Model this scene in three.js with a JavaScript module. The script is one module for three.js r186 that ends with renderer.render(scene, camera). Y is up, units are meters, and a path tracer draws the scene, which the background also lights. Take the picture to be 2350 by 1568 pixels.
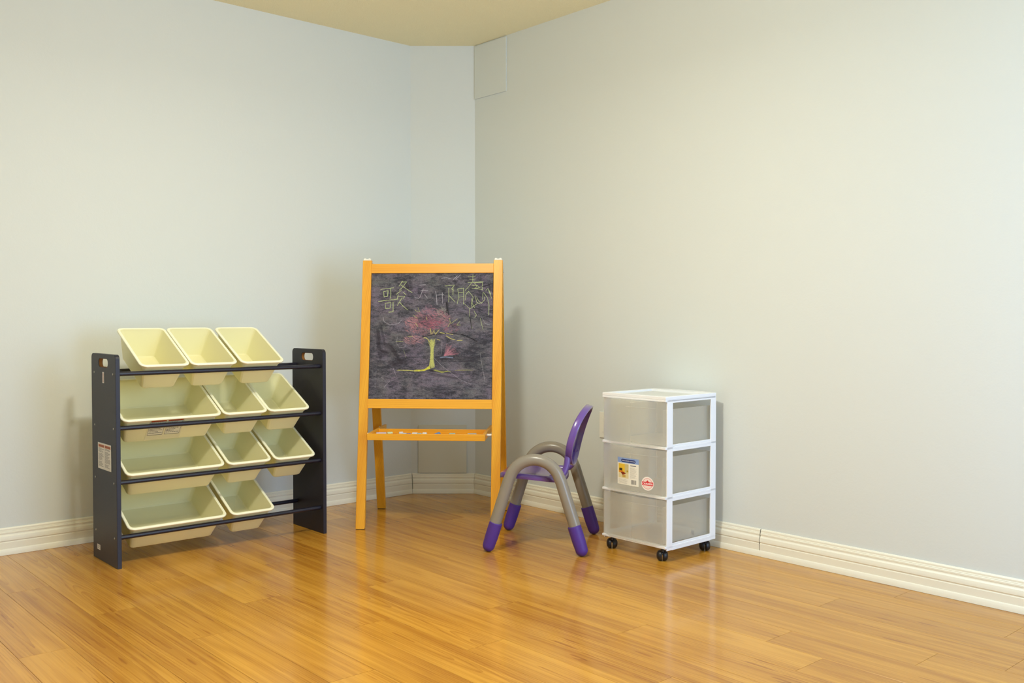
import * as THREE from 'three';
import { RoundedBoxGeometry } from 'three/addons/geometries/RoundedBoxGeometry.js';
import { mergeGeometries, toCreasedNormals } from 'three/addons/utils/BufferGeometryUtils.js';
import { RectAreaLightUniformsLib } from 'three/addons/lights/RectAreaLightUniformsLib.js';

// ------------------------------------------------------------------ camera, sky, lights, exposure
const scene = new THREE.Scene();
const renderer = new THREE.WebGLRenderer({ antialias: true });
renderer.toneMapping = THREE.LinearToneMapping;
renderer.toneMappingExposure = 1.0;
renderer.shadowMap.enabled = true;
renderer.shadowMap.type = THREE.PCFSoftShadowMap;
RectAreaLightUniformsLib.init();

const F_PX = 2172, HEAD = 0.8444;                     // focal length in pixels of a 2350 x 1568 frame, heading
const camera = new THREE.PerspectiveCamera(THREE.MathUtils.radToDeg(2 * Math.atan(784 / F_PX)), 2350 / 1568, 0.05, 60);
camera.position.set(0, 0.93, 0);
camera.lookAt(Math.cos(HEAD), 0.93 - 57 / F_PX, -Math.sin(HEAD));

scene.background = new THREE.Color(0.55, 0.75, 1.0);  // overcast daylight outside the window

const ROOM = { x0: -0.62, x1: 3.155, z0: -4.065, z1: 0.45, h: 2.34 };
const WIN = { x0: 1.75, x1: 3.05, y0: 0.12, y1: 1.95 };

const daylight = new THREE.RectAreaLight(new THREE.Color(0.44, 0.67, 1.02), 7.0, WIN.x1 - WIN.x0 - 0.1, WIN.y1 - WIN.y0 - 0.1);
daylight.position.set((WIN.x0 + WIN.x1) / 2, (WIN.y0 + WIN.y1) / 2, ROOM.z1 - 0.004);
daylight.lookAt((WIN.x0 + WIN.x1) / 2, (WIN.y0 + WIN.y1) / 2, -5);
daylight.name = 'window_daylight';
scene.add(daylight);

const LAMP_AT = [1.3, 2.34, -2.05];
const LAMP_COLOR = new THREE.Color(1.0, 1.0, 0.90), LAMP_SIDE = 2.35, LAMP_DOWN = 200, LAMP_DROP = 0.25;

// ------------------------------------------------------------------ helpers
function rng(seed) { return () => { seed |= 0; seed = seed + 0x6D2B79F5 | 0; let t = Math.imul(seed ^ seed >>> 15, 1 | seed); t = t + Math.imul(t ^ t >>> 7, 61 | t) ^ t; return ((t ^ t >>> 14) >>> 0) / 4294967296; }; }
function hash(x, y, s) { let h = Math.imul(x, 374761393) + Math.imul(y, 668265263) + Math.imul(s, 2147483647 ^ 0x5bd1e995); h = Math.imul(h ^ h >>> 13, 1274126177); return ((h ^ h >>> 16) >>> 0) / 4294967296; }
function vnoise(x, y, s = 1) {
  const xi = Math.floor(x), yi = Math.floor(y), fx = x - xi, fy = y - yi, u = fx * fx * (3 - 2 * fx), v = fy * fy * (3 - 2 * fy);
  return (hash(xi, yi, s) * (1 - u) + hash(xi + 1, yi, s) * u) * (1 - v) + (hash(xi, yi + 1, s) * (1 - u) + hash(xi + 1, yi + 1, s) * u) * v;
}
const lerp = (a, b, t) => a + (b - a) * t, clamp = (x, a = 0, b = 1) => Math.min(b, Math.max(a, x));
const smooth = (a, b, x) => { const t = clamp((x - a) / (b - a)); return t * t * (3 - 2 * t); };

const taken = {};
function numbered(n) { const k = taken[n] = (taken[n] ?? -1) + 1; return k ? n + '_' + String(k).padStart(3, '0') : n; }
function shade(o) { o.castShadow = true; o.receiveShadow = true; return o; }
function part(name, geo, mat, parent, label) { const m = shade(new THREE.Mesh(geo, mat)); m.name = name; if (label) m.userData.label = label; parent.add(m); return m; }
function thing(name, label, category, pos = [0, 0, 0], turn = 0, group) {
  const o = new THREE.Group(); o.name = numbered(name); o.position.set(...pos); o.rotation.y = turn;
  o.userData = { label, category }; if (group) o.userData.group = group; scene.add(o); return o;
}
function struct(name, geo, mat, label, category) {
  const o = geo ? shade(new THREE.Mesh(geo, mat)) : new THREE.Group();
  o.name = name; o.userData = { kind: 'structure', label, category }; scene.add(o); return o;
}
function box(x0, x1, y0, y1, z0, z1) { const g = new THREE.BoxGeometry(x1 - x0, y1 - y0, z1 - z0); g.translate((x0 + x1) / 2, (y0 + y1) / 2, (z0 + z1) / 2); return g; }
function rbox(x0, x1, y0, y1, z0, z1, r = 0.002) { const g = new RoundedBoxGeometry(x1 - x0, y1 - y0, z1 - z0, 2, r); g.translate((x0 + x1) / 2, (y0 + y1) / 2, (z0 + z1) / 2); return g; }
function metreUV(g0, du = 0, dv = 0) {            // texture coordinates in metres, from the side each face points to
  const g = g0.index ? g0.toNonIndexed() : g0, p = g.attributes.position, n = g.attributes.normal, uv = new Float32Array(p.count * 2);
  for (let i = 0; i < p.count; i++) {
    const ax = Math.abs(n.getX(i)), ay = Math.abs(n.getY(i)), az = Math.abs(n.getZ(i));
    const [u, v] = ay >= ax && ay >= az ? [p.getX(i), p.getZ(i)] : ax >= az ? [p.getZ(i), p.getY(i)] : [p.getX(i), p.getY(i)];
    uv[2 * i] = u + du; uv[2 * i + 1] = v + dv;
  }
  g.setAttribute('uv', new THREE.BufferAttribute(uv, 2)); return g;
}
function grainUV(g, axis, seed = 0) {             // v runs along the grain
  const p = g.attributes.position, uv = new Float32Array(p.count * 2), o = [0, 1, 2].filter((a) => a !== axis);
  for (let i = 0; i < p.count; i++) { const q = [p.getX(i), p.getY(i), p.getZ(i)]; uv[2 * i] = (q[o[0]] + q[o[1]]) + seed * 0.173; uv[2 * i + 1] = q[axis] + (axis === 1 ? 0.04 : 0.4) + (seed % 5) * 0.013; }
  g.setAttribute('uv', new THREE.BufferAttribute(uv, 2)); return g;
}
function dataTex(w, h, fn, srgb = true) {
  const d = new Uint8Array(w * h * 4), out = [0, 0, 0, 255];
  for (let y = 0; y < h; y++) for (let x = 0; x < w; x++) { out[3] = 255; fn(x, y, out); const i = (y * w + x) * 4; for (let k = 0; k < 4; k++) d[i + k] = clamp(out[k], 0, 255); }
  const t = new THREE.DataTexture(d, w, h, THREE.RGBAFormat); t.wrapS = t.wrapT = THREE.RepeatWrapping;
  t.magFilter = THREE.LinearFilter; t.minFilter = THREE.LinearMipmapLinearFilter; t.generateMipmaps = true; if (srgb) t.colorSpace = THREE.SRGBColorSpace; t.needsUpdate = true; return t;
}
function canvasTex(w, h, draw) {
  const c = document.createElement('canvas'); c.width = w; c.height = h; draw(c.getContext('2d'), w, h);
  const t = new THREE.CanvasTexture(c); t.colorSpace = THREE.SRGBColorSpace; t.anisotropy = 8; return t;
}
function grid(nu, nv, f, closeU = false) {        // surface f(u, v) -> [x, y, z]
  const p = [], uv = [], idx = [];
  for (let j = 0; j <= nv; j++) for (let i = 0; i <= nu; i++) { p.push(...f(i / nu, j / nv)); uv.push(i / nu, j / nv); }
  for (let j = 0; j < nv; j++) for (let i = 0; i < nu; i++) { const a = j * (nu + 1) + i, b = a + 1, c = a + nu + 1, d = c + 1; idx.push(a, b, d, a, d, c); }
  const g = new THREE.BufferGeometry(); g.setAttribute('position', new THREE.Float32BufferAttribute(p, 3)); g.setAttribute('uv', new THREE.Float32BufferAttribute(uv, 2)); g.setIndex(idx); g.computeVertexNormals(); return g;
}
function ringLoft(rings, crease = 0.6) {          // rings: arrays of points of equal length, joined in order; single-point rings close the ends
  const p = [], idx = [], n = rings.find((r) => r.length > 1).length; const at = [];
  for (const r of rings) { at.push(p.length / 3); for (const q of r) p.push(...q); }
  for (let k = 0; k + 1 < rings.length; k++) {
    const A = at[k], B = at[k + 1], la = rings[k].length, lb = rings[k + 1].length;
    for (let i = 0; i < n; i++) {
      const j = (i + 1) % n;
      if (la === 1) idx.push(A, B + i, B + j); else if (lb === 1) idx.push(A + i, B, A + j); else idx.push(A + i, B + i, B + j, A + i, B + j, A + j);
    }
  }
  const g = new THREE.BufferGeometry(); g.setAttribute('position', new THREE.Float32BufferAttribute(p, 3)); g.setIndex(idx); 
  const c = toCreasedNormals(g, crease); c.setAttribute('uv', new THREE.Float32BufferAttribute(new Float32Array(c.attributes.position.count * 2), 2)); return c;
}
function rrect(w, d, r, y, n = 5, cz = 0) {       // ring of a rounded rectangle in the xz plane
  const out = [];
  for (const [sx, sz, a0] of [[1, 1, 0], [-1, 1, 1], [-1, -1, 2], [1, -1, 3]])
    for (let i = 0; i <= n; i++) { const a = (a0 + i / n) * Math.PI / 2; out.push([sx * (w / 2 - r) + r * Math.cos(a), y, cz + sz * (d / 2 - r) + r * Math.sin(a)]); }
  return out;
}
function merge(list) { return mergeGeometries(list.map((g) => { const h = g.index ? g.toNonIndexed() : g; for (const k of Object.keys(h.attributes)) if (!['position', 'normal', 'uv'].includes(k)) h.deleteAttribute(k); return h; })); }
function cyl(a, b, r, seg = 20, r2 = r) {         // cylinder from a to b
  const A = new THREE.Vector3(...a), B = new THREE.Vector3(...b), L = A.distanceTo(B), g = new THREE.CylinderGeometry(r2, r, L, seg);
  g.applyQuaternion(new THREE.Quaternion().setFromUnitVectors(new THREE.Vector3(0, 1, 0), B.clone().sub(A).normalize())); const m = A.add(B).multiplyScalar(0.5); g.translate(m.x, m.y, m.z); return g;
}
const std = (o) => new THREE.MeshStandardMaterial(o), phys = (o) => new THREE.MeshPhysicalMaterial(o);

// ------------------------------------------------------------------ surface textures
const paintBump = dataTex(512, 512, (x, y, o) => { const a = vnoise(x / 4, y / 4, 3) * 0.5 + vnoise(x / 11, y / 11, 4) * 0.5; o[0] = o[1] = o[2] = a * 255; }, false);
paintBump.repeat.set(2, 2);
const stippleBump = dataTex(512, 512, (x, y, o) => { const a = Math.pow(vnoise(x / 5, y / 5, 7), 2) * 0.7 + vnoise(x / 2, y / 2, 8) * 0.3; o[0] = o[1] = o[2] = a * 255; }, false);
stippleBump.repeat.set(2, 2);

const PL = 0.1365;                                // plank width
const floorTex = (() => {
  const W = 1024, H = 2048, strip = W / 8, R = rng(11), S = [];
  for (let k = 0; k < 8; k++) S.push({ x0: lerp(-0.03, 0.05, R()) + PL / 2 - 0.01, d0: lerp(-0.02, 0.05, R()), tilt: lerp(-0.05, 0.05, R()), yc: R() * 2.4, tone: lerp(-0.10, 0.10, R()), sp: lerp(0.0065, 0.0105, R()), s: 20 + k * 7 });
  return dataTex(W, H, (px, py, o) => {
    const k = Math.floor(px / strip), s = S[k], x = (px - k * strip) / strip * PL, y = py / H * 2.4576;
    const D = s.d0 + s.tilt * (y - s.yc) + 0.035 * (vnoise(y * 2.2, k, s.s) - 0.5) , X = x - s.x0 + 0.012 * (vnoise(y * 1.3, 3, s.s + 1) - 0.5);
    const r = Math.sqrt(X * X + D * D) + 0.0035 * vnoise(x * 45, y * 5, s.s + 2) + 0.002 * vnoise(x * 150, y * 18, s.s + 3);
    const ph = r / s.sp, f = ph - Math.floor(ph);
    const ring = Math.pow(f, 3) * smooth(0.3, 0.75, 0.6 * vnoise(x * 14, y * 1.7, s.s + 4) + 0.4 * vnoise(x * 60, y * 5, s.s + 9)), flame = vnoise(x * 34 + 3 * vnoise(x * 20, y * 3, s.s + 10), y * 3.2, s.s + 11);
    const streak = vnoise(x * 420, y * 7, s.s + 5), streak2 = vnoise(x * 90, y * 1.6, s.s + 6), broad = vnoise(x * 16, y * 1.1, s.s + 8);
    const fleck = smooth(0.80, 0.93, vnoise(x * 170, y * 9, s.s + 7)) * smooth(0.5, 0.8, broad);
    const t = clamp(0.20 + 0.36 * ring + 0.20 * (streak - 0.5) + 0.36 * (streak2 - 0.5) + 0.30 * (broad - 0.5) + 0.26 * (flame - 0.5) + 0.45 * fleck + s.tone);
    o[0] = lerp(210, 144, t); o[1] = lerp(152, 85, t); o[2] = lerp(54, 14, t);
  });
})();
floorTex.repeat.set(1 / (8 * PL), 1 / 2.4576);
const pineTex = (() => dataTex(256, 1024, (px, py, o) => {
  const x = px / 256 * 0.16, y = py / 1024 * 1.3;
  const r = x * 1.0 + 0.010 * vnoise(y * 3, 1, 61) + 0.004 * vnoise(x * 60, y * 6, 62), f = (r / 0.0075) % 1;
  const t = clamp(0.3 + 0.28 * Math.pow(f, 3) + 0.22 * (vnoise(x * 500, y * 10, 63) - 0.5) + 0.4 * (vnoise(x * 25, y * 2.2, 64) - 0.5));
  o[0] = lerp(250, 214, t); o[1] = lerp(186, 132, t); o[2] = lerp(48, 12, t);
}))();
pineTex.repeat.set(1 / 0.16, 1 / 1.3); pineTex.wrapS = pineTex.wrapT = THREE.MirroredRepeatWrapping;
const boardBack = dataTex(256, 256, (x, y, o) => { const a = 60 + 20 * vnoise(x / 3, y / 3, 5); o[0] = a; o[1] = a; o[2] = a; }, false);

// ------------------------------------------------------------------ materials
const M = {
  wall: std({ color: '#dee2de', roughness: 0.88, bumpMap: paintBump, bumpScale: 0.00018 }),
  ceiling: std({ color: '#f9eec4', roughness: 0.95, bumpMap: stippleBump, bumpScale: 0.0018 }),
  trim: std({ color: '#f6f1de', roughness: 0.42 }),
  panel: std({ color: '#dcdac8', roughness: 0.6 }),
  floor: phys({ map: floorTex, roughness: 0.26, specularIntensity: 0.6, clearcoat: 0.4, clearcoatRoughness: 0.11 }),
  underlay: std({ color: '#3a2410', roughness: 0.9 }),
  pine: phys({ map: pineTex, roughness: 0.42, clearcoat: 0.2, clearcoatRoughness: 0.3 }),
  slate: null,
  whiteboard: std({ color: '#eceae2', roughness: 0.3 }),
  cap: std({ color: '#f1eee2', roughness: 0.4 }),
  navy: std({ color: '#1f1d29', roughness: 0.46 }),
  rod: std({ color: '#1d1c2a', roughness: 0.34 }),
  mdf: std({ color: '#8a5a22', roughness: 0.9 }),
  screw: std({ color: '#b9b6ae', roughness: 0.35, metalness: 0.8 }),
  cream: phys({ color: '#fff9cc', roughness: 0.93, transmission: 0.28, thickness: 0, clearcoat: 0.25, clearcoatRoughness: 0.35 }),
  rim: phys({ color: '#fdf9da', roughness: 0.42 }),
  purple: phys({ color: '#67479a', roughness: 0.3, clearcoat: 1.0, clearcoatRoughness: 0.15 }),
  boot: std({ color: '#50308a', roughness: 0.5 }),
  tube: std({ color: '#8f8678', roughness: 0.27 }),
  white: phys({ color: '#f4f5f8', roughness: 0.35 }),
  frosted: phys({ color: '#fcfbf7', roughness: 0.34, transmission: 0.885, thickness: 0, ior: 1.45, side: THREE.DoubleSide }),
  caster: std({ color: '#17171c', roughness: 0.4 }),
  glass: phys({ color: '#ffffff', roughness: 0.02, transmission: 1, thickness: 0 }),
  dark: std({ color: '#211d18', roughness: 0.9 }),
};

// ------------------------------------------------------------------ the room
{
  const { x0, x1, z0, z1, h } = ROOM, T = 0.12;
  // floor: planks run along the right-hand wall
  const floor = struct('floor', null, null, 'honey coloured glossy laminate plank floor', 'floor');
  part('underlay', box(x0 - T, x1 + T, -0.03, -0.0085, z0 - T, z1 + T), M.underlay, floor);
  const R = rng(5), ends = { 17: -1.485, 16: -2.3, 15: -1.6, 14: -0.98, 13: -1.155, 12: -1.525 }, LEN = 1.215;
  const plank = (a, b, c, d, slot, off) => {
    const g = 0.00045, e = 0.0003, t = -0.0085, P = [], N = [], U = [], xa = a + g, xb = b - g, za = c + g, zb = d - g;
    const quad = (q, n) => { for (const i of [0, 1, 2, 0, 2, 3]) { P.push(...q[i]); N.push(...n); U.push((q[i][0] - a) + slot * PL, (q[i][2] - c) + off); } };
    const s = Math.SQRT1_2;
    quad([[xa + e, 0, zb], [xb - e, 0, zb], [xb - e, 0, za], [xa + e, 0, za]], [0, 1, 0]);
    quad([[xa, -e, zb], [xa + e, 0, zb], [xa + e, 0, za], [xa, -e, za]], [-s, s, 0]);
    quad([[xb - e, 0, zb], [xb, -e, zb], [xb, -e, za], [xb - e, 0, za]], [s, s, 0]);
    quad([[xa, t, zb], [xa, -e, zb], [xa, -e, za], [xa, t, za]], [-1, 0, 0]);
    quad([[xb, -e, zb], [xb, t, zb], [xb, t, za], [xb, -e, za]], [1, 0, 0]);
    quad([[xa, t, zb], [xb, t, zb], [xb - e, 0, zb], [xa + e, 0, zb]], [0, 0, 1]);
    quad([[xa + e, 0, za], [xb - e, 0, za], [xb, t, za], [xa, t, za]], [0, 0, -1]);
    const G = new THREE.BufferGeometry(); G.setAttribute('position', new THREE.Float32BufferAttribute(P, 3)); G.setAttribute('normal', new THREE.Float32BufferAttribute(N, 3)); G.setAttribute('uv', new THREE.Float32BufferAttribute(U, 2)); return G;
  };
  for (let k = -10; k < 19; k++) {
    const a = Math.max(x0, 0.689 + k * PL), b = Math.min(x1, 0.689 + (k + 1) * PL); if (b - a < 0.01) continue;
    let e0 = ends[k] ?? -4.065 + LEN * (((k * 0.38) % 1) + 1 + 0.12 * R()); while (e0 > z0) e0 -= LEN;
    for (let c = e0; c < z1; c += LEN) { const s = Math.max(c, z0), d = Math.min(c + LEN, z1); if (d - s > 0.003) part('floor_plank', plank(a, b, s, d, Math.floor(R() * 8), R() * 1.2), M.floor, floor); }
  }
  struct('ceiling', metreUV(box(x0 - T, x1 + T, h, h + T, z0 - T, z1 + T)), M.ceiling, 'cream stippled ceiling', 'ceiling');
  struct('wall_left', metreUV(box(x0 - T, x1 + T, -0.03, h, z0 - T, z0)), M.wall, 'pale grey painted wall behind the bin rack', 'wall');
  struct('wall_right', metreUV(box(x1, x1 + T, -0.03, h, z0, z1 + T)), M.wall, 'pale grey painted wall behind the drawer tower', 'wall');
  struct('wall_side', metreUV(box(x0 - T, x0, -0.03, h, z0, z1 + T)), M.wall, 'pale grey wall opposite the drawer tower', 'wall');
  // the wall with the window, behind the camera
  struct('wall_back', merge([box(x0, WIN.x0, -0.03, h, z1, z1 + T), box(WIN.x1, x1, -0.03, h, z1, z1 + T), box(WIN.x0, WIN.x1, -0.03, WIN.y0, z1, z1 + T), box(WIN.x0, WIN.x1, WIN.y1, h, z1, z1 + T)].map((g) => metreUV(g))), M.wall, 'pale grey wall with the window', 'wall');
  const w = struct('window_1', null, null, 'white framed window that lets in daylight', 'window');
  const fr = 0.05, zc = z1 + 0.06;
  part('window_frame', merge([rbox(WIN.x0, WIN.x0 + fr, WIN.y0, WIN.y1, zc - 0.03, zc + 0.03), rbox(WIN.x1 - fr, WIN.x1, WIN.y0, WIN.y1, zc - 0.03, zc + 0.03), rbox(WIN.x0 + fr, WIN.x1 - fr, WIN.y0, WIN.y0 + fr, zc - 0.03, zc + 0.03), rbox(WIN.x0 + fr, WIN.x1 - fr, WIN.y1 - fr, WIN.y1, zc - 0.03, zc + 0.03)]), M.white, w);
  part('pane', box(WIN.x0 + fr, WIN.x1 - fr, WIN.y0 + fr, WIN.y1 - fr, zc - 0.002, zc + 0.002), M.glass, w);
  part('window_sill', rbox(WIN.x0 - 0.03, WIN.x1 + 0.03, WIN.y0 - 0.025, WIN.y0, z1 - 0.03, z1 + 0.03, 0.004), M.white, w);

  // the blunted corner
  const A = new THREE.Vector3(2.903, 0, z0), B = new THREE.Vector3(x1, 0, -3.842), dir = B.clone().sub(A).normalize(), nrm = new THREE.Vector3(-dir.z, 0, dir.x);
  const prism = new THREE.BufferGeometry();
  { const c = [[A.x, z0], [B.x, B.z], [x1, z0]], P = [], tri = (...q) => P.push(...q.flat()), y0 = -0.03;
    const at = (i, y) => [c[i][0], y, c[i][1]];
    for (const [i, j] of [[0, 1], [1, 2], [2, 0]]) { tri(at(i, y0), at(j, h), at(j, y0)); tri(at(i, y0), at(i, h), at(j, h)); }
    tri(at(0, h), at(2, h), at(1, h)); tri(at(0, y0), at(1, y0), at(2, y0));
    prism.setAttribute('position', new THREE.Float32BufferAttribute(P, 3)); prism.computeVertexNormals();
    const n = prism.attributes.normal; if (n.getX(0) > 0) { for (let i = 0; i < P.length; i += 9) for (let k = 0; k < 3; k++) { const t = P[i + 3 + k]; P[i + 3 + k] = P[i + 6 + k]; P[i + 6 + k] = t; } prism.setAttribute('position', new THREE.Float32BufferAttribute(P, 3)); prism.computeVertexNormals(); } }
  struct('wall_corner', metreUV(prism), M.wall, 'narrow slanting wall across the room corner', 'wall');

  // skirting: profile points are [out from the wall, height]
  const board = [[0.0006, 0.020], [0.0135, 0.020], [0.0135, 0.0485], [0.0118, 0.0505], [0.0118, 0.0535], [0.0146, 0.0560], [0.0146, 0.0660], [0.0128, 0.0725], [0.0090, 0.0775], [0.0084, 0.0800], [0.0084, 0.0815], [0.0098, 0.0830], [0.0098, 0.0880], [0.0078, 0.0900], [0.0078, 0.0925], [0.0062, 0.0940], [0.0062, 0.1005], [0.0040, 0.1045], [0.0006, 0.1055]];
  const shoe = [[0.0006, 0.0006], [0.0185, 0.0006], [0.0185, 0.014], [0.0170, 0.0195], [0.0150, 0.0235], [0.0006, 0.0235]];
  const sweep = (prof, a, b, n, ka, kb) => {       // ka, kb: how far the ends run in per unit out from the wall (mitres)
    const d = b.clone().sub(a).normalize(), end = (p, k) => prof.map(([o, y]) => { const q = p.clone().addScaledVector(n, o).addScaledVector(d, k * o); return [q.x, y, q.z]; });
    const r0 = end(a, ka), r1 = end(b, -kb), mid = (r) => [r.reduce((s, q) => [s[0] + q[0], s[1] + q[1], s[2] + q[2]], [0, 0, 0]).map((v) => v / r.length)];
    const g = ringLoft([mid(r0), r0, r1, mid(r1)], 0.35);
    return g;
  };
  const V = (x, z) => new THREE.Vector3(x, 0, z), nL = V(0, 1), nR = V(-1, 0), K = Math.tan(Math.PI / 8);
  const bl = struct('baseboard_left', null, null, 'cream moulded baseboard along the wall behind the bin rack', 'baseboard');
  part('board', sweep(board, V(x0, z0), A, nL, 0, K), M.trim, bl); part('shoe_moulding', sweep(shoe, V(x0, z0), A, nL, 0, K), M.trim, bl);
  const bc = struct('baseboard_corner', null, null, 'short cream baseboard across the blunted corner', 'baseboard');
  const A2 = A.clone().addScaledVector(dir, 0.0035), B2 = B.clone().addScaledVector(dir, -0.0016);
  part('board', sweep(board, A2, B2, nrm, K, K), M.trim, bc); part('shoe_moulding', sweep(shoe, A, B, nrm, K, K), M.trim, bc);
  const br = struct('baseboard_right', null, null, 'cream moulded baseboard along the wall behind the drawer tower', 'baseboard');
  part('board', sweep(board, B, V(x1, -2.0925), nR, K, 0), M.trim, br); part('board', sweep(board, V(x1, -2.0895), V(x1, z1), nR, 0, 0), M.trim, br);
  part('joint_gap', box(x1 - 0.004, x1 - 0.0003, 0.0236, 0.104, -2.0925, -2.0895), M.dark, br);
  part('shoe_moulding', sweep(shoe, B, V(x1, z1), nR, K, 0), M.trim, br);

  // painted cover plates
  const pc = thing('cover_plate', 'square cream cover plate on the slanting corner wall above the baseboard', 'cover plate', [A.x + dir.x * 0.164, 0.1075, A.z + dir.z * 0.164], Math.atan2(nrm.x, nrm.z));
  part('plate', rbox(-0.127, 0.127, 0, 0.254, 0.0008, 0.0075, 0.0015), M.panel, pc);
  const pu = thing('cover_plate', 'painted cover plate high on the right wall beside the ceiling corner', 'cover plate', [x1, 2.062, -3.714], -Math.PI / 2);
  part('plate', rbox(-0.124, 0.124, 0, 0.272, 0.0006, 0.0062, 0.0008), M.wall, pu);
  const pw = thing('wall_outlet', 'white wall outlet plate half hidden behind the drawer tower', 'outlet', [x1, 0.381, -2.909], -Math.PI / 2);
  part('plate', rbox(-0.036, 0.036, 0, 0.117, 0.0008, 0.0075, 0.002), M.cap, pw);
  part('socket', rbox(-0.017, 0.017, 0.026, 0.091, 0.0076, 0.0095, 0.001), M.cap, pw);
  part('screw', new THREE.SphereGeometry(0.003, 10, 6).scale(1, 1, 0.4).translate(0, 0.058, 0.0096), M.screw, pw);
}

// ------------------------------------------------------------------ ceiling lamp (above the frame)
{
  const t = thing('ceiling_light', 'semi-flush ceiling lamp with a glowing drum shade and a frosted bottom disc', 'lamp', [LAMP_AT[0], LAMP_AT[1], LAMP_AT[2]]);
  const y0 = -LAMP_DROP - 0.06, y1 = -LAMP_DROP + 0.06, glow = (k) => std({ color: '#fff4dc', roughness: 0.5, emissive: LAMP_COLOR, emissiveIntensity: k });
  part('canopy', new THREE.CylinderGeometry(0.06, 0.05, 0.025, 32).translate(0, -0.0125, 0), M.white, t);
  part('stem', cyl([0, -0.025, 0], [0, y1 + 0.002, 0], 0.009, 14), M.white, t);
  part('drum_shade', new THREE.CylinderGeometry(0.135, 0.135, 0.12, 48).translate(0, -LAMP_DROP, 0), glow(3), t);
  part('bottom_disc', new THREE.CylinderGeometry(0.125, 0.125, 0.004, 48).translate(0, y0 - 0.0022, 0), glow(8), t);
  const l = new THREE.PointLight(LAMP_COLOR, LAMP_SIDE, 0, 2); l.position.set(0, -LAMP_DROP, 0); l.castShadow = true; l.shadow.radius = 5; l.shadow.mapSize.set(2048, 2048); l.name = 'lamp_bulb_light'; t.add(l);
  const d = new THREE.RectAreaLight(LAMP_COLOR, LAMP_DOWN, 0.21, 0.21); d.position.set(0, y0 - 0.0056, 0); d.rotation.x = -Math.PI / 2; d.name = 'lamp_disc_light'; t.add(d);
}

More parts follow.
